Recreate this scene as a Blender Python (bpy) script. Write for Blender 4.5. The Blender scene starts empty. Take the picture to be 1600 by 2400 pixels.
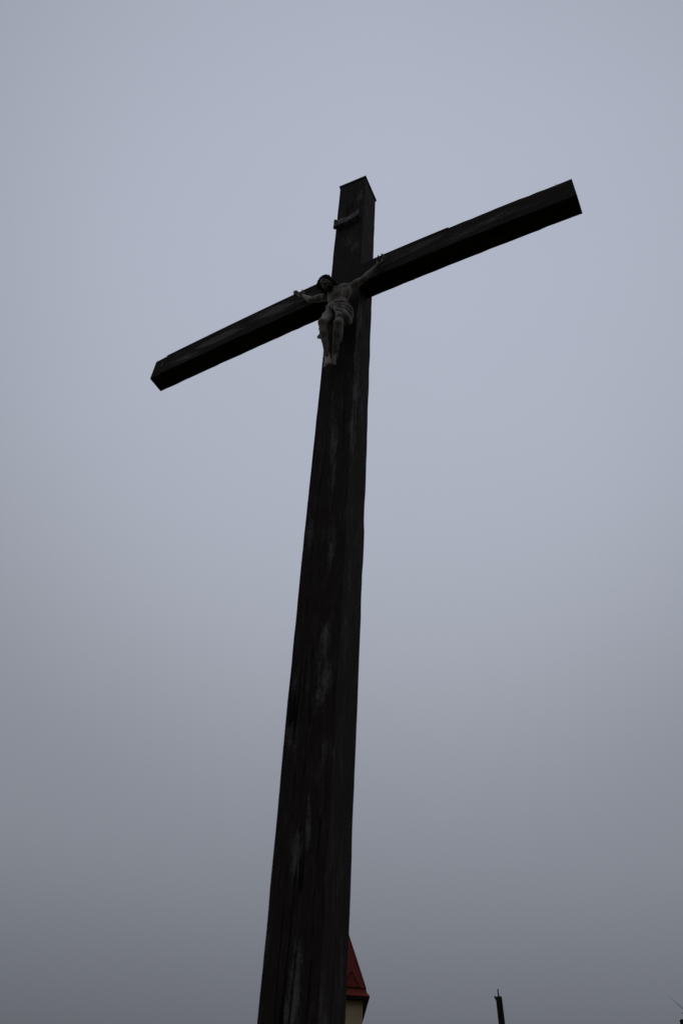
import bpy, bmesh, math, random
import numpy as np
from mathutils import Vector, Matrix

random.seed(7); rng = np.random.default_rng(11)
scene = bpy.context.scene
COL = scene.collection
R = math.radians

# ------------------------------------------------------------------ camera
cam_d = bpy.data.cameras.new('camera')
cam = bpy.data.objects.new('camera', cam_d); COL.objects.link(cam)
scene.camera = cam
CAM = Vector((2.08612, -3.40438, 1.6))
YAW, PITCH, ROLL = -0.52628, 0.75416, 0.06101
fwd = Vector((math.sin(YAW)*math.cos(PITCH), math.cos(YAW)*math.cos(PITCH), math.sin(PITCH)))
rgt = Vector((math.cos(YAW), -math.sin(YAW), 0)); upv = rgt.cross(fwd)
r2 = rgt*math.cos(ROLL) + upv*math.sin(ROLL); u2 = upv*math.cos(ROLL) - rgt*math.sin(ROLL)
cam.matrix_world = Matrix(((r2.x, u2.x, -fwd.x, CAM.x), (r2.y, u2.y, -fwd.y, CAM.y), (r2.z, u2.z, -fwd.z, CAM.z), (0, 0, 0, 1)))
cam_d.sensor_fit = 'VERTICAL'; cam_d.sensor_height = 22.3; cam_d.sensor_width = 14.9
cam_d.lens = 18.0; cam_d.clip_start = 0.05; cam_d.clip_end = 3000
cam_d.dof.use_dof = True; cam_d.dof.focus_distance = 8.2; cam_d.dof.aperture_fstop = 2.2

# ------------------------------------------------------------------ sky, sun, exposure
SUN_DIR = Vector((-0.255, 0.514, 0.819)).normalized()      # veiled sun behind the cloud, beyond the cross
world = bpy.data.worlds.new('World'); scene.world = world; world.use_nodes = True
wn = world.node_tree; wn.nodes.clear()
def N(nt, t, **kw):
    n = nt.nodes.new(t)
    for k, v in kw.items(): setattr(n, k, v)
    return n
tc = N(wn, 'ShaderNodeTexCoord'); sep = N(wn, 'ShaderNodeSeparateXYZ')
wn.links.new(tc.outputs['Generated'], sep.inputs[0])
ramp = N(wn, 'ShaderNodeValToRGB'); cr = ramp.color_ramp; cr.interpolation = 'B_SPLINE'
STOPS = [(0.00, .050), (0.15, .178), (0.25, .254), (0.35, .358), (0.47, .380), (0.60, .425), (0.75, .454), (0.90, .470), (1.0, .462)]
while len(cr.elements) < len(STOPS): cr.elements.new(0.5)
for e, (p, v) in zip(cr.elements, STOPS): e.position = p; e.color = (v*.938, v, v*(1.160+.05*min(1, max(0, (p-.5)*3))), 1)
wn.links.new(sep.outputs['Z'], ramp.inputs[0])
# broad brightening of the cloud towards the hidden sun
dot = N(wn, 'ShaderNodeVectorMath', operation='DOT_PRODUCT'); dot.inputs[1].default_value = SUN_DIR
wn.links.new(tc.outputs['Generated'], dot.inputs[0])
gl = N(wn, 'ShaderNodeMapRange', interpolation_type='SMOOTHSTEP')
for k, v in (('From Min', 0.80), ('From Max', 1.0), ('To Min', 0.72), ('To Max', 1.0)): gl.inputs[k].default_value = v
wn.links.new(dot.outputs['Value'], gl.inputs['Value'])
# faint cloud texture
nz = N(wn, 'ShaderNodeTexNoise'); nz.inputs['Scale'].default_value = 2.2; nz.inputs['Detail'].default_value = 3
wn.links.new(tc.outputs['Generated'], nz.inputs['Vector'])
nm = N(wn, 'ShaderNodeMapRange')
for k, v in (('From Min', 0.3), ('From Max', 0.7), ('To Min', 0.985), ('To Max', 1.015)): nm.inputs[k].default_value = v
wn.links.new(nz.outputs[0], nm.inputs['Value'])
# dimming added to the unseen sky away from the sun, for contrast on the figure
bk = N(wn, 'ShaderNodeMapRange', interpolation_type='SMOOTHSTEP')
for k, v in (('From Min', -0.45), ('From Max', 0.70), ('To Min', 0.26), ('To Max', 1.0)): bk.inputs[k].default_value = v
wn.links.new(dot.outputs['Value'], bk.inputs['Value'])
m0 = N(wn, 'ShaderNodeMath', operation='MULTIPLY'); wn.links.new(gl.outputs[0], m0.inputs[0]); wn.links.new(bk.outputs[0], m0.inputs[1])
m1 = N(wn, 'ShaderNodeMath', operation='MULTIPLY'); wn.links.new(m0.outputs[0], m1.inputs[0]); wn.links.new(nm.outputs[0], m1.inputs[1])
vm = N(wn, 'ShaderNodeVectorMath', operation='SCALE'); wn.links.new(ramp.outputs[0], vm.inputs[0]); wn.links.new(m1.outputs[0], vm.inputs['Scale'])
bg = N(wn, 'ShaderNodeBackground'); wn.links.new(vm.outputs[0], bg.inputs['Color']); bg.inputs['Strength'].default_value = 1.0
wo = N(wn, 'ShaderNodeOutputWorld'); wn.links.new(bg.outputs[0], wo.inputs['Surface'])

sun_d = bpy.data.lights.new('sun', 'SUN'); sun = bpy.data.objects.new('sun', sun_d); COL.objects.link(sun)
sun_d.energy = 0.5; sun_d.angle = R(25); sun_d.color = (1, .97, .93)
sun.rotation_euler = SUN_DIR.to_track_quat('Z', 'Y').to_euler(); sun.location = (0, 10, 30)

scene.view_settings.view_transform = 'Standard'; scene.view_settings.look = 'None'
scene.view_settings.exposure = 0; scene.view_settings.gamma = 1

# ------------------------------------------------------------------ materials
def base_mat(name):
    m = bpy.data.materials.new(name); m.use_nodes = True
    nt = m.node_tree; nt.nodes.clear()
    b = N(nt, 'ShaderNodeBsdfPrincipled'); o = N(nt, 'ShaderNodeOutputMaterial'); nt.links.new(b.outputs[0], o.inputs[0])
    return m, nt, b
def noise(nt, vec, scale, detail=4, rough=.55):
    n = N(nt, 'ShaderNodeTexNoise'); n.inputs['Scale'].default_value = scale; n.inputs['Detail'].default_value = detail
    n.inputs['Roughness'].default_value = rough
    nt.links.new(vec, n.inputs['Vector']); return n.outputs[0]
def mapr(nt, v, a, b, c=0., d=1., smooth=True):
    n = N(nt, 'ShaderNodeMapRange'); n.interpolation_type = 'SMOOTHSTEP' if smooth else 'LINEAR'
    for i, x in enumerate((a, b, c, d)): n.inputs[i+1].default_value = x
    nt.links.new(v, n.inputs[0]); return n.outputs[0]
def math_(nt, op, a, b):
    n = N(nt, 'ShaderNodeMath', operation=op)
    for i, x in enumerate((a, b)):
        if isinstance(x, (int, float)): n.inputs[i].default_value = x
        else: nt.links.new(x, n.inputs[i])
    return n.outputs[0]
def mixc(nt, f, a, b):
    n = N(nt, 'ShaderNodeMix', data_type='RGBA')
    if isinstance(f, (int, float)): n.inputs[0].default_value = f
    else: nt.links.new(f, n.inputs[0])
    for i, x in ((6, a), (7, b)):
        if isinstance(x, tuple): n.inputs[i].default_value = (*x, 1)
        else: nt.links.new(x, n.inputs[i])
    return n.outputs[2]
def scaled(nt, scale, src='Object'):
    t = N(nt, 'ShaderNodeTexCoord'); mp = N(nt, 'ShaderNodeMapping'); mp.inputs['Scale'].default_value = scale
    nt.links.new(t.outputs[src], mp.inputs[0]); return mp.outputs[0]
def bump(nt, b, h, dist, strength=1.):
    n = N(nt, 'ShaderNodeBump'); n.inputs['Strength'].default_value = strength; n.inputs['Distance'].default_value = dist
    nt.links.new(h, n.inputs['Height']); nt.links.new(n.outputs[0], b.inputs['Normal'])
def plain(name, col, rough=.8, var=.25, scale=30., metal=0., bd=.002, spec=.3):
    m, nt, b = base_mat(name)
    v = scaled(nt, (1, 1, 1)); n = noise(nt, v, scale, 5)
    c = mixc(nt, mapr(nt, n, .3, .7), tuple(x*(1-var) for x in col), tuple(x*(1+var) for x in col))
    nt.links.new(c, b.inputs['Base Color']); b.inputs['Roughness'].default_value = rough; b.inputs['Metallic'].default_value = metal
    b.inputs['Specular IOR Level'].default_value = spec
    bump(nt, b, n, bd); return m

def wood(name, axis, patches):
    """black-stained timber: stain worn to silvery grey in streaks along the grain, drying cracks"""
    m, nt, b = base_mat(name)
    g = (1, 1, .05) if axis == 'z' else (.05, 1, 1)          # stretch along the grain
    g2 = (1, 1, .22) if axis == 'z' else (.22, 1, 1)
    fine = noise(nt, scaled(nt, g), 130, 6, .65)
    streak = noise(nt, scaled(nt, g2), 16, 7, .72)
    big = noise(nt, scaled(nt, (1, 1, .45) if axis == 'z' else (.45, 1, 1)), 3.1, 4, .6)
    grit = noise(nt, scaled(nt, (1, 1, .35) if axis == 'z' else (.35, 1, 1)), 90, 4, .7)
    tcn = N(nt, 'ShaderNodeTexCoord')
    # worn places (each with its own outline, broken up by the grain)
    acc = None
    for (c, r, k) in patches:
        mp = N(nt, 'ShaderNodeMapping'); mp.vector_type = 'TEXTURE'
        mp.inputs['Location'].default_value = c; mp.inputs['Scale'].default_value = r
        nt.links.new(tcn.outputs['Object'], mp.inputs[0])
        ln = N(nt, 'ShaderNodeVectorMath', operation='LENGTH'); nt.links.new(mp.outputs[0], ln.inputs[0])
        f = mapr(nt, ln.outputs['Value'], 1.0, .25, 0., k)
        acc = f if acc is None else math_(nt, 'MAXIMUM', acc, f)
    thr = math_(nt, 'ADD', math_(nt, 'MULTIPLY', streak, .75), math_(nt, 'MULTIPLY', grit, .25))
    flake = noise(nt, scaled(nt, (1, 1, .30) if axis == 'z' else (.30, 1, 1)), 210, 3, .75)
    thr = math_(nt, 'ADD', thr, math_(nt, 'MULTIPLY', math_(nt, 'SUBTRACT', flake, .5), .34))
    wear = mapr(nt, math_(nt, 'ADD', thr, math_(nt, 'ADD', math_(nt, 'MULTIPLY', acc, .18), math_(nt, 'MULTIPLY', big, .20))), .66, .84)
    faint = mapr(nt, math_(nt, 'ADD', math_(nt, 'MULTIPLY', streak, .7), math_(nt, 'MULTIPLY', fine, .3)), .47, .70)
    c0 = mixc(nt, mapr(nt, fine, .35, .7), (.0320, .0232, .0188), (.0525, .0388, .0320))
    c1 = mixc(nt, mapr(nt, fine, .3, .7), (.13, .115, .106), (.30, .272, .252))
    c0 = mixc(nt, math_(nt, 'MULTIPLY', faint, .75), c0, (.090, .074, .066))
    col = mixc(nt, math_(nt, 'MULTIPLY', wear, .74), c0, c1)
    # warm brown flecks
    fl = mapr(nt, noise(nt, scaled(nt, g2), 40, 3, .6), .70, .76)
    col = mixc(nt, math_(nt, 'MULTIPLY', fl, .7), col, (.10, .062, .036))
    # drying cracks along the grain: thin, dark and sunk
    cw = noise(nt, scaled(nt, (1, 1, .035) if axis == 'z' else (.035, 1, 1)), 7.5, 2, .4)
    cd = math_(nt, 'ABSOLUTE', math_(nt, 'SUBTRACT', cw, .5), 0.)
    crack = mapr(nt, cd, .012, .002)
    crack = math_(nt, 'MULTIPLY', crack, mapr(nt, big, .46, .54))
    col = mixc(nt, crack, col, (.006, .005, .005))
    nt.links.new(col, b.inputs['Base Color'])
    b.inputs['Roughness'].default_value = .85; b.inputs['Specular IOR Level'].default_value = .12
    h = math_(nt, 'ADD', math_(nt, 'MULTIPLY', fine, .5), math_(nt, 'ADD', math_(nt, 'MULTIPLY', streak, .5), math_(nt, 'MULTIPLY', crack, -1.5)))
    bump(nt, b, h, .004, .7)
    return m

# worn places: (centre, radii, strength)
POST_WEAR = [((.05, 0, 4.15), (.07, .06, .55), 1.0), ((.045, 0, 3.95), (.06, .05, .16), 1.0), ((-.115, 0, 3.75), (.05, .05, .18), .7),
             ((-.02, 0, 3.12), (.05, .05, .18), .9), ((.03, 0, 3.25), (.03, .05, .22), .9), ((.02, 0, 2.62), (.05, .05, .2), .8), ((.02, 0, 2.5), (.05, .05, .2), .7), ((-.01, 0, 2.4), (.06, .05, .25), .7),
             ((.05, 0, 5.05), (.06, .05, .35), .75), ((-.13, 0, 5.2), (.05, .05, .3), .7), ((.01, 0, 6.05), (.045, .05, .5), .85),
             ((.146, .06, 6.7), (.05, .08, .6), .85), ((.146, .04, 7.6), (.05, .06, .35), .95), ((.146, .05, 5.5), (.04, .05, .6), .5),
             ((.1, 0, 9.75), (.07, .05, .25), .8), ((.05, 0, 8.9), (.12, .05, .4), .55), ((.146, .1, 9.9), (.05, .09, .25), .7), ((.05, 0, 9.0), (.1, .05, .15), .5), ((.143, .014, 6.9), (.020, .024, 2.4), .75), ((.03, 0, 5.55), (.03, .05, .5), .6)]
BEAM_WEAR = [((-1.35, 0, 8.16), (.42, .05, .10), 1.5), ((-.80, 0, 8.22), (.34, .05, .10), 1.3), ((-1.75, 0, 8.08), (.35, .05, .08), .95),
             ((1.3, 0, 8.12), (.6, .05, .08), .95), ((.75, 0, 8.22), (.4, .05, .10), .85), ((-.5, 0, 8.2), (.25, .05, .1), .95)]
M = {}
M['post'] = wood('black_timber_upright', 'z', POST_WEAR)
M['beam'] = wood('black_timber_crosswise', 'x', BEAM_WEAR)
M['lead'] = plain('dull_lead_sheet', (.03, .03, .033), .6, .2, 20, .0)
M['steel'] = plain('galvanised_steel', (.42, .43, .43), .45, .2, 60, .6)
M['iron'] = plain('rusty_iron', (.03, .022, .018), .8, .4, 80)

def figure_mat(name, c_lo, c_hi, tint, rough=.62):
    m, nt, b = base_mat(name)
    a = noise(nt, scaled(nt, (1, 1, .4)), 19, 6, .65); f = noise(nt, scaled(nt, (1, 1, 1)), 70, 4, .6)
    col = mixc(nt, mapr(nt, a, .34, .66), c_lo, c_hi)
    col = mixc(nt, math_(nt, 'MULTIPLY', mapr(nt, f, .45, .75), .35), col, tint)
    nt.links.new(col, b.inputs['Base Color']); b.inputs['Roughness'].default_value = rough; b.inputs['Specular IOR Level'].default_value = .3
    bump(nt, b, f, .0012); return m
M['skin'] = figure_mat('weathered_flesh_paint', (.21, .172, .142), (.50, .44, .385), (.32, .18, .135))
M['cloth'] = figure_mat('weathered_cloth_paint', (.21, .18, .155), (.45, .405, .36), (.20, .14, .11))
M['hair'] = figure_mat('dark_hair_paint', (.024, .018, .014), (.045, .035, .028), (.02, .015, .012), .75)
M['thorn'] = figure_mat('dark_thorn_paint', (.03, .024, .018), (.05, .042, .03), (.02, .02, .012), .8)
M['scroll'] = figure_mat('weathered_parchment_paint', (.065, .052, .046), (.135, .112, .100), (.04, .032, .028))

# ------------------------------------------------------------------ helpers
def link(name, me, mat, parent=None):
    o = bpy.data.objects.new(name, me); COL.objects.link(o)
    if mat: me.materials.append(mat)
    if parent: o.parent = parent
    return o
def obj(name, bm, mat, parent=None, smooth=False, bevel=0):
    bmesh.ops.recalc_face_normals(bm, faces=bm.faces)
    me = bpy.data.meshes.new(name); bm.to_mesh(me); bm.free()
    if smooth:
        for p in me.polygons: p.use_smooth = True
    o = link(name, me, mat, parent)
    if bevel:
        md = o.modifiers.new('bevel', 'BEVEL'); md.width = bevel; md.segments = 2; md.limit_method = 'ANGLE'
    return o
def thing(name, loc, label, cat, group=None):
    o = bpy.data.objects.new(name, None); COL.objects.link(o); o.location = loc; o.empty_display_size = .2
    o['label'] = label; o['category'] = cat
    if group: o['group'] = group
    bpy.context.view_layer.update(); return o
def keep(o):                                    # parts are modelled in world coordinates; keep them where they are
    o.matrix_parent_inverse = Matrix.Translation(-o.parent.location); return o
def hexa(bm, lo, hi):
    vs = [bm.verts.new((x, y, z)) for z in (lo[2], hi[2]) for y in (lo[1], hi[1]) for x in (lo[0], hi[0])]
    for f in ((0, 2, 3, 1), (4, 5, 7, 6), (0, 1, 5, 4), (2, 6, 7, 3), (0, 4, 6, 2), (1, 3, 7, 5)): bm.faces.new([vs[i] for i in f])
def loft(bm, rings, cap=True):
    rs = [[bm.verts.new(p) for p in r] for r in rings]; n = len(rs[0])
    for a, b in zip(rs, rs[1:]):
        for i in range(n): bm.faces.new((a[i], a[(i+1) % n], b[(i+1) % n], b[i]))
    if cap: bm.faces.new(rs[0][::-1]); bm.faces.new(rs[-1])
def tube(bm, pts, rad, n=8):
    pts = [Vector(p) for p in pts]; rings = []
    up = Vector((0, 0, 1))
    for i, p in enumerate(pts):
        t = (pts[min(i+1, len(pts)-1)] - pts[max(i-1, 0)]).normalized()
        a = t.cross(up if abs(t.z) < .95 else Vector((1, 0, 0))).normalized(); b = t.cross(a)
        r = rad[i] if isinstance(rad, (list, tuple)) else rad
        rings.append([p + (a*math.cos(2*math.pi*k/n) + b*math.sin(2*math.pi*k/n))*r for k in range(n)])
    loft(bm, rings)

# ------------------------------------------------------------------ ground
def ground():
    bm = bmesh.new(); n = 80; S = 1500.
    def ax(i):
        t = i/n*2-1; return math.copysign(abs(t)**3, t)*S
    vs = [[bm.verts.new((ax(i), ax(j), 0.03*math.sin(ax(i)*.35)*math.sin(ax(j)*.27) if max(abs(ax(i)), abs(ax(j))) < 60 else 0)) for i in range(n+1)] for j in range(n+1)]
    for j in range(n):
        for i in range(n): bm.faces.new((vs[j][i], vs[j][i+1], vs[j+1][i+1], vs[j+1][i]))
    m, nt, b = base_mat('winter_grass')
    a = noise(nt, scaled(nt, (1, 1, 1)), .5, 6, .6); f = noise(nt, scaled(nt, (1, 1, 1)), 28, 4, .7)
    c = mixc(nt, mapr(nt, a, .35, .65), (.020, .028, .012), (.034, .036, .018)); c = mixc(nt, mapr(nt, f, .45, .75), c, (.045, .042, .024))
    nt.links.new(c, b.inputs['Base Color']); b.inputs['Roughness'].default_value = 1; b.inputs['Specular IOR Level'].default_value = .1; bump(nt, b, f, .05)
    o = obj('ground', bm, m, smooth=True); o['kind'] = 'structure'
ground()

# ------------------------------------------------------------------ the cross
D = .25
cross = thing('wooden_cross', (0, .12, 0), 'tall black timber wayside cross with worn grey streaks, carrying a carved figure', 'cross')
def interp(z, tab):
    return float(np.interp(z, [t[0] for t in tab], [t[1] for t in tab]))
FL = [(0, -.152), (2.4, -.1545), (2.93, -.1575), (3.76, -.1642), (5.07, -.167), (7.0, -.1600), (10.2, -.1527)]
FR = [(0, .142), (2.4, .1415), (4.04, .1440), (5.0, .1455), (6.84, .1420), (8.4, .146), (10.2, .1520)]
BRT = [(0, .141), (2.4, .142), (3.8, .1445), (5.1, .1515), (7.1, .1455), (10.2, .1480)]
def ztop(x, y): return 10.160 - (x*.15) - y*.28
def build_post():
    bm = bmesh.new(); rings = []
    zs = list(np.arange(0, 10.05, .09)) + [None]
    wob = rng.normal(0, .0011, (len(zs), 8))
    for _ in range(1): wob = (wob + np.roll(wob, 1, 0))/1.6
    for i, z in enumerate(zs):
        top = z is None; zz = 10.1 if top else z
        fl, fr, br, bl = interp(zz, FL), interp(zz, FR), interp(zz, BRT), interp(zz, FL)-.002
        c = .005
        P = [(fl+c, 0), (fr-c, 0), (fr, c), (br, D-c), (br-c, D), (bl+c, D), (bl, D-c), (fl, c)]
        w = wob[i]
        ring = []
        for k, (x, y) in enumerate(P):
            x += w[k]*(0.8 if not top else 0); y += w[(k+3) % 8]*.8*(0 if top else 1)
            ring.append((x, y, ztop(x, y)-.018 if top else min(zz, 10.02)))
        rings.append(ring)
    loft(bm, rings)
    # chipped notches on the right back edge (long slivers torn off)
    for v in bm.verts:
        if v.co.x > .13 and v.co.y > .2:
            for z0, z1, d in ((5.35, 5.62, .0028), (4.6, 5.0, .002), (3.2, 3.6, .0015)):
                if z0 < v.co.z < z1: v.co.x -= d
    return obj('post', bm, M['post'], cross)
keep(build_post())
# crossbeam: drooping slightly at its ends, sits 6 mm proud of the post
BF, BB = -.006, .17
def beam_z(x):
    t = abs(x)/2.1
    if x < 0: return 8.352-.103*t**1.7, 8.040-.070*t**1.7
    return 8.352-.138*t**1.7, 8.040-.112*t**1.7
def build_beam():
    bm = bmesh.new(); rings = []
    xs = np.linspace(-2.128, 2.062, 60)
    w = rng.normal(0, .0016, (60, 8))
    for i, x in enumerate(xs):
        zt, zb = beam_z(x); c = .008
        P = [(BF, zb+c), (BF+c, zb), (BB-c, zb), (BB, zb+c), (BB, zt-c), (BB-c, zt), (BF+c, zt), (BF, zt-c)]
        if x < -1.99: P = [(y, z-(.004 if z > zt-.02 else 0)) for y, z in P]
        skew = .0
        if i == 0: sx = lambda y, z: x + .012*(z-zb)/.28 - .045*(y-BF)/.18*0
        elif i == 59: sx = lambda y, z: x + .003*(z-zb)/.28
        else: sx = lambda y, z: x
        rings.append([(sx(y, z), y+w[i][k]*(0 if i in (0, 59) else 1)*.6, z+w[i][(k+2) % 8]) for k, (y, z) in enumerate(P)])
    loft(bm, rings)
    return obj('crossbeam', bm, M['beam'], cross)
keep(build_beam())
# lead cap on the post top
bm = bmesh.new()
rg = []
for dz in (-.022, .004):
    rg.append([(x, y, ztop(x, y)+dz) for x, y in ((-.160, -.008), (.158, -.008), (.157, D+.008), (-.160, D+.008))])
loft(bm, rg); keep(obj('top_cap', bm, M['lead'], cross, bevel=.003))
# sheet strip on the beam's upper side, starting a little in from the left end
for xa, xb in ((-1.99, -.165), (.155, 1.0)):
    bm = bmesh.new(); rg = []
    for x in np.linspace(xa, xb, 22):
        zt, _ = beam_z(x); rg.append([(x, BF-.002, zt-.006), (x, BB+.002, zt-.006), (x, BB+.002, zt+.004), (x, BF-.002, zt+.004)])
    loft(bm, rg); keep(obj('cover_strip', bm, M['lead'], cross))
# small metal fittings
def staple(x, dz, ang):
    bm = bmesh.new(); z = beam_z(x)[0]-dz
    d = Vector((math.sin(ang), 0, math.cos(ang)))*.022
    c = Vector((x, BF, z))
    tube(bm, [c-d+Vector((0, .006, 0)), c-d-Vector((0, .008, 0)), c+d-Vector((0, .008, 0)), c+d+Vector((0, .006, 0))], .0035, 6)
    keep(obj('staple', bm, M['steel'], cross))
staple(-2.01, .135, .1); staple(1.937, .03, .05)
bm = bmesh.new(); hx = .60; hz = beam_z(hx)[1]
tube(bm, [(hx, .16, hz+.02), (hx, .16, hz-.008), (hx-.003, .158, hz-.015), (hx-.010, .156, hz-.014)], .0035, 6)
keep(obj('hook', bm, M['iron'], cross))

# ------------------------------------------------------------------ titulus scroll
tit = thing('scroll_plaque', (-.01, -.03, 9.28), 'small curled parchment scroll fixed near the top of the black cross', 'plaque')
def build_scroll():
    bm = bmesh.new(); n = 48; front = []; 
    x0, x1 = -.152, .122
    for i in range(n+1):
        t = i/n; x = x0+.026+(x1-x0-.026)*t
        s = .010*abs(math.sin(t*math.pi*2.1)) + .0015*math.sin(t*40+1) + .004*math.sin(t*math.pi) 
        y = -.036 - s
        if t > .86: y -= .022*((t-.86)/.14)**1.5
        zt = 9.352-.012*t + .003*math.sin(t*15)-(.012 if .44 < t < .50 else 0); zb = 9.244-.004*t + .003*math.sin(t*13+1)
        sag = .024*math.sin(t*math.pi)-.012*max(0, t-.75)/.25; zt -= sag; zb -= sag*.85
        th = .012
        front.append([(x, y, zt), (x, y-.004, (zt+zb)/2+.02), (x, y, zb), (x, y+th, zb), (x, y+th, zt)])
    loft(bm, front)
    return obj('sheet', bm, M['scroll'], tit, smooth=False, bevel=.004)
keep(build_scroll())
bm = bmesh.new()       # rolled left edge
rings = []
for z in np.linspace(9.222, 9.362, 8):
    rr = .017+.0015*math.sin(z*60)
    rings.append([(-.143+rr*math.cos(a), -.036+rr*1.05*math.sin(a), z) for a in np.linspace(0, 2*math.pi, 15)[:-1]])
loft(bm, rings); keep(obj('rolled_edge', bm, M['scroll'], tit, smooth=False, bevel=.002))
bm = bmesh.new(); tube(bm, [(0, .004, 9.3), (0, -.038, 9.3)], .010, 8); keep(obj('fixing_peg', bm, M['iron'], tit))
bm = bmesh.new(); tube(bm, [(0.09, .004, 9.29), (.09, -.030, 9.29)], .010, 8); keep(obj('fixing_peg', bm, M['iron'], tit))

# ------------------------------------------------------------------ carved figure: smooth union of body masses -> one surface
class Field:
    def __init__(s, lo, hi, h):
        s.lo = np.array(lo, np.float32); s.h = h
        s.n = np.ceil((np.array(hi)-s.lo)/h).astype(int)+1
        s.d = np.full(s.n, 1.0, np.float32)
    def _win(s, lo, hi):
        a = np.clip(np.floor((np.array(lo)-s.lo)/s.h).astype(int), 0, s.n-1)
        b = np.clip(np.ceil((np.array(hi)-s.lo)/s.h).astype(int)+1, 1, s.n)
        sl = tuple(slice(i, j) for i, j in zip(a, b))
        g = np.meshgrid(*[s.lo[k]+s.h*np.arange(a[k], b[k], dtype=np.float32) for k in range(3)], indexing='ij')
        return sl, np.stack(g, -1)
    def _put(s, sl, e, k, cut=False):
        d = s.d[sl]
        if cut:
            e = -e; q = np.clip(.5-.5*(d-e)/k, 0, 1); s.d[sl] = d*(1-q)+e*q+k*q*(1-q)
        else:
            q = np.clip(.5+.5*(d-e)/k, 0, 1); s.d[sl] = d*(1-q)+e*q-k*q*(1-q)
    def cone(s, a, b, ra, rb, k=.012, cut=False, flat=None):
        a = np.array(a, np.float32); b = np.array(b, np.float32); m = max(ra, rb)+k*2.5+.01
        sl, p = s._win(np.minimum(a, b)-m, np.maximum(a, b)+m)
        ab = b-a; t = np.clip(((p-a)@ab)/max(float(ab@ab), 1e-9), 0, 1)
        v = p-a-t[..., None]*ab
        if flat is not None:                     # squash along a unit direction: thinner there
            ax, f = np.array(flat[0], np.float32), flat[1]; c = v@ax; v = v+ax*(c*(1/f-1))[..., None]
        e = np.linalg.norm(v, axis=-1)-(ra+(rb-ra)*t)
        s._put(sl, e, k, cut)
    def chain(s, pts, rad, k=.012, flat=None):
        for i in range(len(pts)-1): s.cone(pts[i], pts[i+1], rad[i], rad[i+1], k, False, flat)
    def ell(s, c, r, axes=None, k=.015, cut=False):
        c = np.array(c, np.float32); r = np.array(r, np.float32); m = r.max()+k*2.5+.01
        sl, p = s._win(c-m, c+m); v = p-c
        if axes is not None: v = v@np.array(axes, np.float32).T
        q = np.linalg.norm(v/r, axis=-1); g = np.linalg.norm(v/(r*r), axis=-1)+1e-6
        s._put(sl, q*(q-1)/g, k, cut)
    def mesh(s, name, mat, parent, smooth_it=2, disp=None):
        d = s.d
        if disp is not None:
            sl, p = s._win(s.lo, s.lo+s.h*(s.n-1)); d = d+disp(p[..., 0], p[..., 1], p[..., 2]).astype(np.float32)
        ins = d < 0
        nx, ny, nz = d.shape
        # surface nets
        c = np.zeros((nx-1, ny-1, nz-1), np.int8)
        for i in (0, 1):
            for j in (0, 1):
                for k in (0, 1): c += ins[i:nx-1+i, j:ny-1+j, k:nz-1+k]
        act = (c > 0) & (c < 8)
        idx = np.full(act.shape, -1, np.int64); cells = np.argwhere(act); idx[act] = np.arange(len(cells))
        acc = np.zeros((len(cells), 3)); cnt = np.zeros(len(cells))
        X, Y, Z = cells.T
        corners = [(i, j, k) for i in (0, 1) for j in (0, 1) for k in (0, 1)]
        for a in corners:
            for ax in range(3):
                if a[ax]: continue
                b = list(a); b[ax] = 1
                da = d[X+a[0], Y+a[1], Z+a[2]]; db = d[X+b[0], Y+b[1], Z+b[2]]
                mk = (da < 0) != (db < 0)
                t = np.where(mk, da/np.where(mk, da-db, 1), 0)
                q = np.array(a, float)[None].repeat(len(cells), 0); q[:, ax] += t
                acc[mk] += q[mk]; cnt[mk] += 1
        V = s.lo+s.h*(cells+acc/cnt[:, None])
        F = []
        for ax in range(3):
            u, v = [(1, 2), (2, 0), (0, 1)][ax]
            sl0 = [slice(1, -1)]*3; sl1 = [slice(1, -1)]*3
            sl0[ax] = slice(0, -1); sl1[ax] = slice(1, None)
            A = ins[tuple(sl0)]; B = ins[tuple(sl1)]
            e = np.argwhere(A != B)
            off = np.ones(3, int); off[ax] = 0; g = e+off
            flip = A[tuple(e.T)]
            def cell(du, dv):
                q = g.copy(); q[:, u] += du; q[:, v] += dv; return idx[tuple(q.T)]
            quad = np.stack([cell(-1, -1), cell(0, -1), cell(0, 0), cell(-1, 0)], 1)
            quad[~flip] = quad[~flip][:, ::-1]; F.append(quad)
        F = np.concatenate(F); F = F[(F >= 0).all(1)]
        for _ in range(smooth_it):
            sm = np.zeros_like(V); n_ = np.zeros(len(V))
            for i in range(4):
                for j in ((i+1) % 4, (i+3) % 4):
                    np.add.at(sm, F[:, i], V[F[:, j]]); np.add.at(n_, F[:, i], 1)
            V = V*.5+.5*sm/np.maximum(n_, 1)[:, None]
        me = bpy.data.meshes.new(name); me.from_pydata(V.tolist(), [], F.tolist()); me.update()
        me.polygons.foreach_set('use_smooth', [True]*len(me.polygons))
        return keep(link(name, me, mat, parent))

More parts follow.
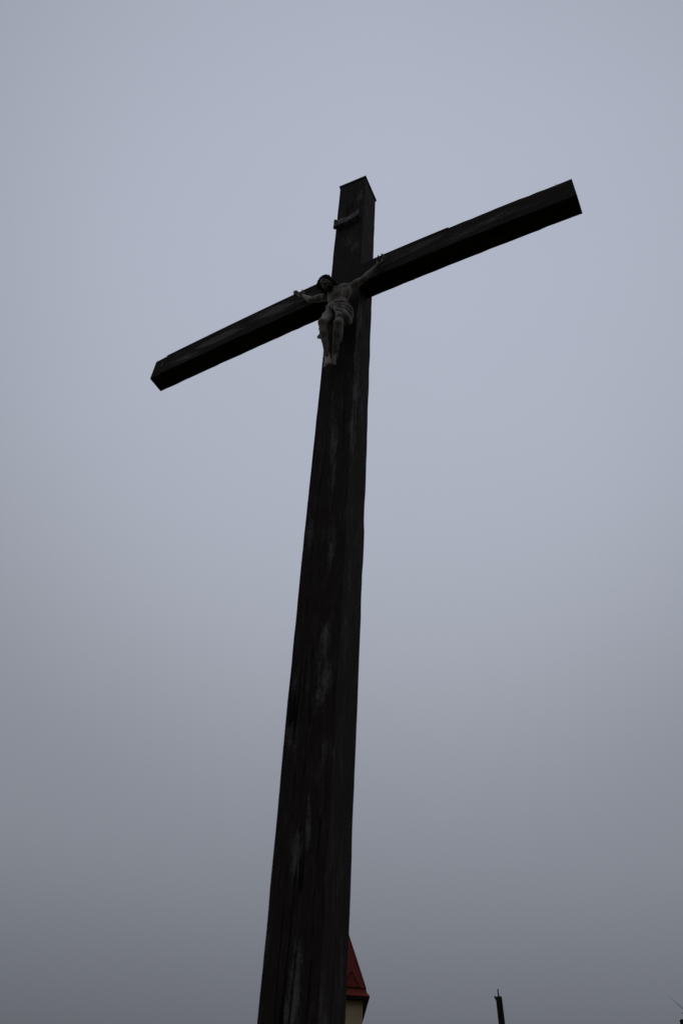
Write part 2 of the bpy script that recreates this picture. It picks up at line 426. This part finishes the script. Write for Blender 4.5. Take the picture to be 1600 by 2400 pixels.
fig = thing('crucified_figure', (.02, -.05, 6.9), 'pale weathered carved man with bowed head and loincloth, nailed to the cross', 'statue')
A_ = lambda *v: np.array(v, np.float64)
nrm = lambda v: v/np.linalg.norm(v)
J = dict(neck=A_(.025, -.120, 7.845), shL=A_(.100, -.085, 7.880), shR=A_(-.118, -.098, 7.876), elL=A_(.231, -.075, 7.945), elR=A_(-.286, -.085, 7.962),
         wrL=A_(.345, -.045, 8.128), wrR=A_(-.395, -.050, 8.150), chest=A_(.022, -.130, 7.745), waist=A_(.026, -.120, 7.62), pel=A_(.024, -.110, 7.525),
         hipL=A_(.078, -.105, 7.490), hipR=A_(-.040, -.115, 7.505), knL=A_(.074, -.180, 7.238), knR=A_(-.052, -.215, 7.283),
         anL=A_(-.008, -.055, 7.020), anR=A_(-.060, -.088, 7.008), toeL=A_(-.018, -.066, 6.890), toeR=A_(-.034, -.108, 6.848), head=A_(-.066, -.195, 7.895))
# head frame
hu = nrm(A_(-.55, -.42, .72)); hf = A_(-.02, -.80, -.60); hf = nrm(hf-hu*(hf@hu)); hs = np.cross(hf, hu)       # up, face, side
HD = np.stack([hs, hf, hu])
hp = lambda s, f, u: J['head']+hs*s+hf*f+hu*u

def body():
    F = Field((-.62, -.36, 6.80), (.50, .0, 8.42), .0036)
    # torso
    F.ell((.026, -.118, 7.775), (.116, .060, .114), k=.02)
    F.cone(J['shL'], J['neck']+A_(.03, .02, .0), .036, .036, .02); F.cone(J['shR'], J['neck']+A_(-.04, .02, .0), .036, .036, .02)
    F.ell((.028, -.112, 7.64), (.078, .048, .10), k=.03)
    F.ell((.022, -.105, 7.525), (.082, .056, .068), k=.03)
    for sx in (-1, 1):
        F.ell((.024+sx*.050, -.158, 7.815), (.050, .022, .036), k=.014)            # chest muscles
        for q in range(3): F.cone((.024+sx*.026, -.170+.004*q, 7.755-.024*q), (.024+sx*.094, -.135+.004*q, 7.735-.030*q), .0085, .007, .010)   # ribs
    F.ell((.024, -.178, 7.672), (.040, .026, .042), k=.02, cut=True)               # hollow under the rib arch
    F.cone((.021, -.185, 7.85), (.021, -.186, 7.75), .006, .008, .012, cut=True)   # breastbone groove
    for sx in (-1, 1): F.cone((.021+sx*.02, -.148, 7.875), J['shL' if sx > 0 else 'shR']+A_(0, -.028, .012), .008, .008, .010)     # collar bones
    F.ell((.026, -.170, 7.60), (.005, .010, .006), k=.006, cut=True)
    F.cone(J['neck'], hp(0, -.012, -.050), .034, .031, .016)
    F.cone(J['neck']+A_(.012, -.022, -.004), hp(.036, -.004, -.020), .009, .010, .010)       # neck tendon
    # arms
    for sd in 'LR':
        s, e, w = J['sh'+sd], J['el'+sd], J['wr'+sd]
        F.ell(s, (.036, .036, .036), k=.02)
        m = s*.5+e*.5
        F.chain([s, m, e], [.031, .031, .024], .014); F.cone(s*.62+e*.38+A_(0, -.006, .006), s*.35+e*.65+A_(0, -.006, .006), .025, .022, .012)
        f1 = e*.7+w*.3
        F.chain([e, f1, w], [.0245, .0265, .0160], .012)
        F.cone(e*.9+w*.1+A_(.006 if sd == 'L' else -.006, -.004, -.006), e*.5+w*.5, .020, .016, .012)
    # legs
    for sd in 'LR':
        h, k, a = J['hip'+sd], J['kn'+sd], J['an'+sd]
        sx = 1 if sd == 'L' else -1
        F.chain([h, h*.5+k*.5, k], [.053, .046, .034], .018)
        F.ell(k+A_(0, -.012, .004), (.027, .025, .031), k=.012)
        c = k*.68+a*.32
        F.chain([k, c, a], [.034, .032, .021], .014)
        F.cone(k*.86+a*.14+A_(sx*.012, .016, 0), k*.5+a*.5+A_(sx*.012, .018, 0), .028, .024, .016)   # calf
        F.cone(k*.9+a*.1+A_(-sx*.004, -.022, 0), a*.9+k*.1+A_(0, -.008, 0), .010, .009, .012)        # shin bone
        t = J['toe'+sd]; fd = nrm(t-a)
        side = nrm(np.cross(fd, A_(0, -1, .1))); nf = np.cross(fd, side)
        F.ell(a+A_(0, .012, -.010), (.022, .022, .026), k=.012)
        F.cone(a, t, .022, .031, .012, flat=(nf, .62))
        for q in range(5):
            o = (q-2)*.0125*(-sx)*(-1); ln = (.030, .027, .024, .020, .016)[q if sx < 0 else q]
            b0 = t+side*((q-2)*.0135)*sx; r = .0098 if q == 0 else .0074
            F.chain([b0, b0+fd*ln*.7-nf*.0, b0+fd*ln+A_(0, -.004, -.002)], [r, r, r*.85], .004)
        F.ell(a+A_(.02*sx, 0, 0), (.008, .009, .010), k=.008); F.ell(a-A_(.02*sx, 0, 0), (.008, .009, .010), k=.008)
    # hands, nailed through the palm, fingers curling in
    def hand(w, d, n, th, curl, tcurl, spread=.10):
        d = nrm(d); n = nrm(n-d*(n@d)); th = nrm(th-d*(th@d)-n*(th@n))       # along, palm normal, thumb side
        pc = w+d*.036
        F.cone(w, w+d*.012, .0155, .016, .008)
        for s_ in (-1, 0, 1): F.cone(w+d*.008+th*s_*.008, w+d*.058+th*s_*.0155, .0118, .0100, .008)
        L = (.066, .074, .068, .054)
        for i in range(4):
            off = (1.5-i)*.0125
            p = w+d*.060+th*off; ang = 0.; pts = [p]; dd = nrm(d+th*(1.5-i)*spread)
            for sgm, fr in enumerate((.46, .31, .23)):
                ang += curl[i]*(.75, 1.05, .8)[sgm]
                v = dd*math.cos(ang)+n*math.sin(ang); p = p+v*L[i]*fr; pts.append(p)
            F.chain(pts, [.0086, .0080, .0072, .0060], .0035)
        b = w+d*.014+th*.013; v1 = nrm(d*.55+th*.8+n*.30); v2 = nrm(d*.85+th*.40+n*tcurl)
        F.chain([b, b+v1*.032, b+v1*.032+v2*.026, b+v1*.032+v2*.026+nrm(v2+n*tcurl*.5)*.020], [.0120, .0095, .0080, .0060], .006)
        return pc
    F_hand['L'] = hand(J['wrL'], A_(.88, -.05, .47), A_(.1, -1, .05), A_(-.47, 0, .88), (.72, .80, .85, .90), .75)
    F_hand['R'] = hand(J['wrR'], A_(-.74, -.06, .66), A_(-.1, -1, .05), A_(.66, 0, .74), (.30, .36, .42, .48), .05, .06)
    # head and face
    F.ell(hp(0, -.008, .012), (.050, .060, .060), HD, k=.012)
    F.ell(hp(0, .022, -.022), (.040, .042, .050), HD, k=.014)
    F.cone(hp(-.022, .040, -.058), hp(.022, .040, -.058), .014, .014, .016)
    F.ell(hp(0, .050, -.066), (.016, .014, .013), HD, k=.010)
    F.cone(hp(-.03, .050, .014), hp(.03, .050, .014), .010, .010, .010)                       # brow
    for s_ in (-1, 1):
        F.ell(hp(s_*.019, .062, .000), (.0125, .011, .008), HD, k=.008, cut=True)
        F.ell(hp(s_*.019, .050, -.001), (.0105, .0085, .0075), HD, k=.003)
        F.ell(hp(s_*.028, .043, -.022), (.014, .012, .012), HD, k=.012)                       # cheek bones
        F.ell(hp(s_*.051, -.004, -.008), (.006, .014, .019), HD, k=.006)                      # ears
    F.chain([hp(0, .055, .006), hp(0, .069, -.020), hp(0, .066, -.027)], [.0065, .0085, .0085], .007)
    for s_ in (-1, 1): F.ell(hp(s_*.0085, .061, -.026), (.006, .007, .005), HD, k=.004)
    F.cone(hp(-.013, .056, -.042), hp(.013, .056, -.042), .0048, .0048, .004); F.cone(hp(-.011, .055, -.051), hp(.011, .055, -.051), .0055, .0055, .004)
    return F.mesh('body', M['skin'], fig, 2)
F_hand = {}
body()

def hair():
    F = Field((-.30, -.36, 7.66), (.14, -.02, 8.10), .0036)
    F.ell(hp(0, -.020, .022), (.060, .062, .064), HD, k=.01)
    F.ell(hp(0, .075, -.020), (.046, .055, .064), HD, k=.008, cut=True)                        # leave the face open
    rnd = np.random.default_rng(3)
    for s_ in (-1, 1):
        for q in range(6):                                                                     # locks falling beside the face on to the shoulders
            f0 = .030-.018*q; p0 = hp(s_*(.046+.004*(q % 2)), f0, .035-.006*q)
            p1 = hp(s_*.058, f0-.012, -.010); p2 = hp(s_*(.058-.002*q), f0-.028, -.050)
            p3 = p2*.45+(J['neck']+A_(s_*.055, -.008+.014*q, .028))*.55
            p4 = J['neck']+A_(s_*(.060+.004*q), -.012+.014*q, -.004-.004*q)
            F.chain([p0, p1, p2, p3, p4], [.012, .014, .013, .011, .007], .006)
    for q in range(7):                                                                         # waves over the crown
        a = (q-3)*.3
        F.chain([hp(.058*math.sin(a), .030*math.cos(a)+.004, .058), hp(.064*math.sin(a), -.030, .060-.012*abs(a)), hp(.064*math.sin(a), -.076, .010), hp(.056*math.sin(a), -.080, -.045)], [.009, .011, .012, .010], .006)
    # beard
    F.chain([hp(-.040, .020, -.030), hp(-.032, .038, -.062), hp(0, .052, -.078), hp(.032, .038, -.062), hp(.040, .020, -.030)], [.010, .016, .018, .016, .010], .008)
    F.chain([hp(-.012, .052, -.074), hp(-.016, .058, -.100), hp(-.012, .060, -.118)], [.017, .014, .006], .006); F.chain([hp(.012, .052, -.074), hp(.016, .058, -.100), hp(.012, .060, -.118)], [.017, .014, .006], .006)
    F.chain([hp(-.022, .052, -.048), hp(-.010, .060, -.037), hp(0, .062, -.035), hp(.010, .060, -.037), hp(.022, .052, -.048)], [.004, .005, .0045, .005, .004], .004)
    w = lambda x, y, z: .0016*np.sin(95*x+60*y+40*np.sin(14*z))
    return F.mesh('hair', M['hair'], fig, 1, w)
hair()

def crown():
    bm = bmesh.new()
    for k in range(3):
        pts = []
        for i in range(33):
            a = 2*math.pi*i/32; tw = a*5+k*2.1
            rr = 1+.06*math.cos(tw); pts.append(Vector(hp(.068*rr*math.sin(a), .074*rr*math.cos(a)-.006, .032+.008*math.sin(tw)+.006*math.cos(a))))
        tube(bm, pts, .0052, 6)
    for i in range(18):
        a = 2*math.pi*i/18; p = Vector(hp(.070*math.sin(a), .076*math.cos(a)-.006, .034)); dr = Vector(hs*math.sin(a)+hf*math.cos(a)+hu*random.uniform(-.5, 1.0)).normalized()
        tube(bm, [p, p+dr*.008, p+dr*.014], [.0046, .0036, .0016], 5)
    keep(obj('thorn_crown', bm, M['thorn'], fig, smooth=True))
crown()

def loincloth():
    F = Field((-.24, -.32, 7.16), (.24, -.02, 7.70), .0036)
    F.ell((.024, -.106, 7.545), (.094, .068, .066), k=.02)
    mL = J['hipL']*.42+J['knL']*.58; mR = J['hipR']*.72+J['knR']*.28
    F.cone(J['hipL']+A_(.006, 0, .0), mL+A_(.012, .006, 0), .067, .062, .02)
    F.cone(J['hipR'], mR, .064, .060, .02)
    F.cone((.10, -.10, 7.50), (.125, -.105, 7.36), .036, .030, .02)                            # hem swinging out on the hip
    F.ell((-.01, -.170, 7.590), (.030, .022, .024), k=.008)                                    # knot
    F.chain([A_(-.02, -.178, 7.585), A_(-.028, -.190, 7.52), A_(-.02, -.188, 7.45)], [.014, .020, .012], .008)
    F.chain([A_(.005, -.180, 7.585), A_(.012, -.192, 7.53), A_(.010, -.188, 7.47)], [.012, .017, .010], .008)
    F.chain([A_(-.08, -.140, 7.578), A_(-.01, -.180, 7.592), A_(.07, -.155, 7.600), A_(.112, -.10, 7.600)], [.012, .013, .012, .011], .006)   # rolled waistband
    F.chain([A_(.005, -.178, 7.575), A_(.07, -.165, 7.525), A_(.128, -.11, 7.44)], [.010, .010, .009], .006)      # draped folds
    F.chain([A_(.005, -.182, 7.560), A_(.065, -.180, 7.47), A_(.120, -.125, 7.375)], [.010, .010, .009], .006)
    F.chain([A_(.002, -.184, 7.545), A_(.050, -.192, 7.42), A_(.105, -.150, 7.335)], [.009, .010, .009], .006)
    # loose end hanging behind on the far side
    F.chain([A_(-.075, -.110, 7.56), A_(-.105, -.105, 7.48), A_(-.134, -.10, 7.41), A_(-.122, -.10, 7.36), A_(-.140, -.10, 7.30), A_(-.112, -.09, 7.25)], [.022, .018, .022, .016, .024, .010], .012, flat=((0, 1, 0), .55))
    def folds(x, y, z):
        a = np.arctan2(z-7.60, x+.03)
        on = np.clip((x-.015)*22, 0, 1)*np.clip((7.575-z)*30, 0, 1)
        fan = .5-np.abs(np.sin(a*12.5+9*y+.8*np.sin(22*z)))**.8
        return .019*fan*on + .003*np.sin(70*x+30*z)*np.clip((-.02-x)*14, 0, 1)
    return F.mesh('loincloth', M['cloth'], fig, 1, folds)
loincloth()
def nail(p, d, l=.035):
    bm = bmesh.new(); p = Vector(p); d = Vector(d).normalized()
    tube(bm, [p-d*l, p+d*.012], .0045, 6); tube(bm, [p-d*(l+.006), p-d*l], [.009, .011], 8)
    keep(obj('nail', bm, M['iron'], fig))
nail(F_hand['L']+A_(0, -.006, 0), (0, 1, 0), .012); nail(F_hand['R']+A_(0, -.006, 0), (0, 1, 0), .012)
nail(J['anR']*.72+J['toeR']*.28+A_(.008, -.012, 0), (0, 1, .15), .012)

# ------------------------------------------------------------------ church tower
def tower():
    zE = 11.917; A = Vector((-18.084, 36.798, 0)); S = 5.0; az = R(30.5)
    e1 = Vector((math.cos(az), math.sin(az), 0)); e2 = Vector((-e1.y, e1.x, 0))
    cen = A-e1*S/2+e2*S/2
    t = thing('church_tower', (cen.x, cen.y, 0), 'cream church tower under a steep red hipped spire behind the cross', 'church tower')
    Mx = Matrix(((e1.x, e2.x, 0), (e1.y, e2.y, 0), (0, 0, 1)))
    W = lambda x, y, z: Vector((cen.x, cen.y, 0)) + Mx @ Vector((x, y, z))
    wallm, nt, b = base_mat('cream_render')
    n1 = noise(nt, scaled(nt, (1, 1, .25)), 1.4, 5); n2 = noise(nt, scaled(nt, (1, 1, 1)), 25, 4)
    nt.links.new(mixc(nt, mapr(nt, n1, .3, .7), (.64, .485, .29), (.74, .58, .37)), b.inputs['Base Color']); b.inputs['Roughness'].default_value = .95; bump(nt, b, n2, .01)
    roofm, nt, b = base_mat('red_painted_metal')
    n1 = noise(nt, scaled(nt, (1, 1, .3)), 1.1, 5); n2 = noise(nt, scaled(nt, (1, 1, 1)), 9, 3)
    c = mixc(nt, mapr(nt, n1, .35, .65), (.165, .020, .008), (.22, .027, .0115)); c = mixc(nt, mapr(nt, n2, .6, .8), c, (.10, .02, .018))
    nt.links.new(c, b.inputs['Base Color']); b.inputs['Roughness'].default_value = .65; b.inputs['Specular IOR Level'].default_value = .25
    dark = plain('dark_brown_boarding', (.035, .018, .014), .8)
    o = .29; h = S/2-o
    bm = bmesh.new(); loft(bm, [[W(x, y, z) for x, y in ((-h, -h), (h, -h), (h, h), (-h, h))] for z in (-.1, zE-.10)]); keep(obj('wall', bm, wallm, t, bevel=.03))
    # boarded eaves
    k = S/2
    bm = bmesh.new(); loft(bm, [[W(x*q, y*q, z) for x, y in ((-k, -k), (k, -k), (k, k), (-k, k))] for q, z in ((.992, zE-.125), (1.0, zE-.10), (1.0, zE-.012), (.99, zE))]); keep(obj('eaves', bm, dark, t))
    # spire with a flared foot
    sq = lambda q, z: [W(x*q, y*q, z) for x, y in ((-1, -1), (1, -1), (1, 1), (-1, 1))]
    hA = 7.05
    bm = bmesh.new(); loft(bm, [sq(k+.03, zE+.002), sq(k+.03, zE+.03), sq(k-.10, zE+.20), sq(k-.16, zE+.37), sq(.06, zE+hA)]); roof = keep(obj('roof', bm, roofm, t))
    # hip caps and standing seams: sub-parts of the roof
    def sub(name, bm, m):
        q = obj(name, bm, m, roof); return q
    for sx, sy in ((1, -1), (1, 1), (-1, -1), (-1, 1)):
        bm = bmesh.new(); tube(bm, [W(sx*(k-.16), sy*(k-.16), zE+.37), W(sx*.06, sy*.06, zE+hA)], .036, 6); sub('hip_cap', bm, roofm)
    for face in range(4):
        rot = Matrix.Rotation(face*math.pi/2, 3, 'Z'); bm = bmesh.new()
        for i in range(-4, 5):
            x = i*.5; top = hA-(abs(x)/(k-.16))*(hA-.38)
            if top < .8: continue
            y1 = -(k-.16)*(1-(top-.38)/(hA-.38))
            p0 = rot @ Vector((x, -(k-.16), .38)); p1 = rot @ Vector((x*.98, y1, top-.05))
            tube(bm, [W(p0.x, p0.y, zE+.37), W(p1.x, p1.y, zE+p1.z)], .022, 5)
        p0 = rot @ Vector((-(k-.22), -(k-.20), .40)); p1 = rot @ Vector(((k-.22), -(k-.20), .40))
        sub('seam', bm, roofm)
    # dark flashing under the spire foot at the corner, dormers on the faces
    for face in range(4):
        rot = Matrix.Rotation(face*math.pi/2, 3, 'Z')
        P = lambda x, y, z: W(*(rot @ Vector((x, y, zE+z))))
        x0 = 1.62; yb = -(k-.16)
        bm = bmesh.new()
        f = [bm.verts.new(P(*v)) for v in ((x0-.42, yb-.03, .42), (x0+.42, yb-.03, .42), (x0, yb+.10, 1.12))]
        g = [bm.verts.new(P(*v)) for v in ((x0-.42, yb+.20, .42), (x0+.42, yb+.20, .42), (x0, yb+.45, 1.12))]
        bm.faces.new(f); bm.faces.new(g[::-1])
        for i in range(3): bm.faces.new((f[i], f[(i+1) % 3], g[(i+1) % 3], g[i]))
        d = keep(obj('dormer', bm, roofm, t))
        bm = bmesh.new()
        tube(bm, [P(x0-.44, yb-.05, .40), P(x0, yb+.09, 1.15)], .018, 6); tube(bm, [P(x0+.44, yb-.05, .40), P(x0, yb+.09, 1.15)], .018, 6)
        q = obj('dormer_trim', bm, dark, d)
        bm = bmesh.new()
        tube(bm, [P(-(k-.16), -(k-.165), .375), P(k-.16, -(k-.165), .375)], .03, 6)
        q = obj('foot_flashing', bm, dark, roof)
        # louvred belfry opening
        bm = bmesh.new(); yw = -h
        for i in range(9):
            z = zE-3.4+i*.22; vs = [bm.verts.new(W(*(rot @ Vector(v)))) for v in ((-.5, yw-.02, z), (.5, yw-.02, z), (.5, yw+.03, z+.2), (-.5, yw+.03, z+.2), (-.5, yw-.02, z+.02), (.5, yw-.02, z+.02), (.5, yw+.03, z+.22), (-.5, yw+.03, z+.22))]
            for ff in ((0, 1, 2, 3), (7, 6, 5, 4), (0, 4, 5, 1), (1, 5, 6, 2), (2, 6, 7, 3), (3, 7, 4, 0)): bm.faces.new([vs[i_] for i_ in ff])
        lv = keep(obj('belfry_louvre', bm, dark, t))
        bm = bmesh.new()
        for a, c in (((-.6, -3.5), (-.5, -1.3)), ((.5, -3.5), (.6, -1.3)), ((-.5, -3.5), (.5, -3.41)), ((-.5, -1.39), (.5, -1.3))):
            ring = lambda y: [W(*(rot @ Vector((x, y, zE+z)))) for x, z in ((a[0], a[1]), (c[0], a[1]), (c[0], c[1]), (a[0], c[1]))]
            loft(bm, [ring(yw-.06), ring(yw+.05)])
        q = obj('louvre_frame', bm, wallm, lv)
    bm = bmesh.new(); tube(bm, [W(0, 0, zE+hA-.1), W(0, 0, zE+hA+.5)], [.05, .03], 8)
    bmesh.ops.create_uvsphere(bm, u_segments=14, v_segments=9, radius=.14, matrix=Matrix.Translation(W(0, 0, zE+hA+.5))); keep(obj('finial', bm, M['iron'], t, smooth=True))
tower()

# ------------------------------------------------------------------ poles beyond
M['tar'] = plain('tarred_pole', (.022, .020, .018), .8, .3, 8)
M['rod'] = plain('verdigris_rod', (.13, .17, .15), .6, .2, 40)
def pole(top, lean, rad, label, rod, z_rod=.2):
    top = Vector(top); base = Vector((top.x+lean.x*top.z, top.y+lean.y*top.z, 0))
    t = thing('utility_pole', base, label, 'pole', 'dark poles beyond the cross')
    ax = (top-base)
    bm = bmesh.new(); tube(bm, [base+ax*s - Vector((0, 0, .3 if s == 0 else 0)) for s in (0, .25, .5, .75, .996, 1)], [rad*1.25, rad*1.18, rad*1.12, rad*1.06, rad, rad*.93], 16)
    keep(obj('shaft', bm, M['tar'], t, smooth=False, bevel=.004))
    if rod:
        bm = bmesh.new(); tube(bm, [top-Vector((0, 0, .05)), top+ax.normalized()*.185+Vector((-.004, 0, 0))], [.022, .020], 8); keep(obj('lightning_rod', bm, M['rod'], t, smooth=True))
        side = Vector((-.87, -.49, 0))
        bm = bmesh.new(); tube(bm, [top+side*(rad-.02)+Vector((0, 0, -.09)), top+side*(rad+.012)+Vector((0, 0, -.05)), top+side*(rad+.018)+Vector((0, 0, -.01))], [.014, .014, .018], 8)
        bmesh.ops.create_uvsphere(bm, u_segments=10, v_segments=7, radius=.026, matrix=Matrix.Translation(top+side*(rad+.018)+Vector((0, 0, -.005)))); keep(obj('insulator', bm, M['rod'], t, smooth=True))
pole((-5.968, 20.263, 7.42), Vector((.040, .017, 0)), .083, 'slender black pole with a short lightning rod on its flat top', True)
pole((-1.615, 21.33, 6.86), Vector((.055, .01, 0)), .083, 'flat topped dark pole below the bare twigs at the right edge', False)

# ------------------------------------------------------------------ bare tree to the right, one twig reaching into view
def tree():
    base = Vector((1.6, 18.7, 0))
    t = thing('bare_tree', base, 'leafless tree reaching a thin twig in at the lower right corner', 'tree')
    m = plain('grey_brown_bark', (.045, .040, .034), .9, .35, 18, bd=.01)
    bm = bmesh.new(); tube(bm, [base+Vector(v) for v in ((0, 0, -.2), (.02, 0, .5), (-.03, .02, 1.4), (.03, -.02, 2.3), (.0, 0, 3.2))], [.21, .17, .15, .13, .11], 12); keep(obj('trunk', bm, m, t, smooth=True))
    bm = bmesh.new(); rnd = random.Random(5)
    def inview(p):
        d = p-CAM; z = d.dot(fwd)
        if z < .1: return False
        return 800+1937*d.dot(r2)/z < 1612 and 1200-1937*d.dot(u2)/z < 2406
    def grow(p, d, ln, r, lev):
        pts = [p]; rs = [r]; q = p.copy(); dd = d.copy(); n = 5
        for i in range(n):
            dd = (dd+Vector((rnd.uniform(-.16, .16), rnd.uniform(-.16, .16), rnd.uniform(-.06, .14)))).normalized()
            q = q+dd*ln/n
            if inview(q) or q.z > 7.0: break
            pts.append(q.copy()); rs.append(r*(1-.7*(i+1)/n))
        if len(pts) < 2: return
        tube(bm, pts, rs, 5 if lev > 1 else 7)
        if lev >= 4: return
        for k in range(4 if lev < 3 else 3):
            i = rnd.randint(1, len(pts)-1); a = rnd.uniform(0, 6.28)
            nd = (dd+Vector((math.cos(a), math.sin(a), rnd.uniform(-.1, .5)))*rnd.uniform(.6, 1.0)).normalized()
            grow(pts[i], nd, ln*rnd.uniform(.55, .72), rs[i]*.62, lev+1)
    top = base+Vector((0, 0, 3.1))
    for k in range(6):
        a = k*1.05+.3; grow(top-Vector((0, 0, rnd.uniform(0, .8))), Vector((math.cos(a)*.7, math.sin(a)*.7, .75)).normalized(), 1.9, .065, 1)
    # the twig seen in the corner
    V = Vector
    tube(bm, [base+V((-.1, 0, 3.0)), V((.7, 18.6, 4.6)), V((-.30, 18.45, 5.75)), V((-.85, 18.38, 6.20)), V((-1.11, 18.36, 6.425)), V((-1.25, 18.34, 6.575)), V((-1.375, 18.32, 6.71))], [.06, .040, .018, .010, .006, .0035, .0015], 6)
    tube(bm, [V((-.98, 18.37, 6.31)), V((-1.10, 18.36, 6.37)), V((-1.17, 18.35, 6.345))], [.009, .010, .005], 6)
    tube(bm, [V((-.90, 18.37, 6.24)), V((-1.05, 18.36, 6.26)), V((-1.13, 18.35, 6.25))], [.008, .009, .004], 6)
    keep(obj('branches', bm, m, t, smooth=True))
tree()
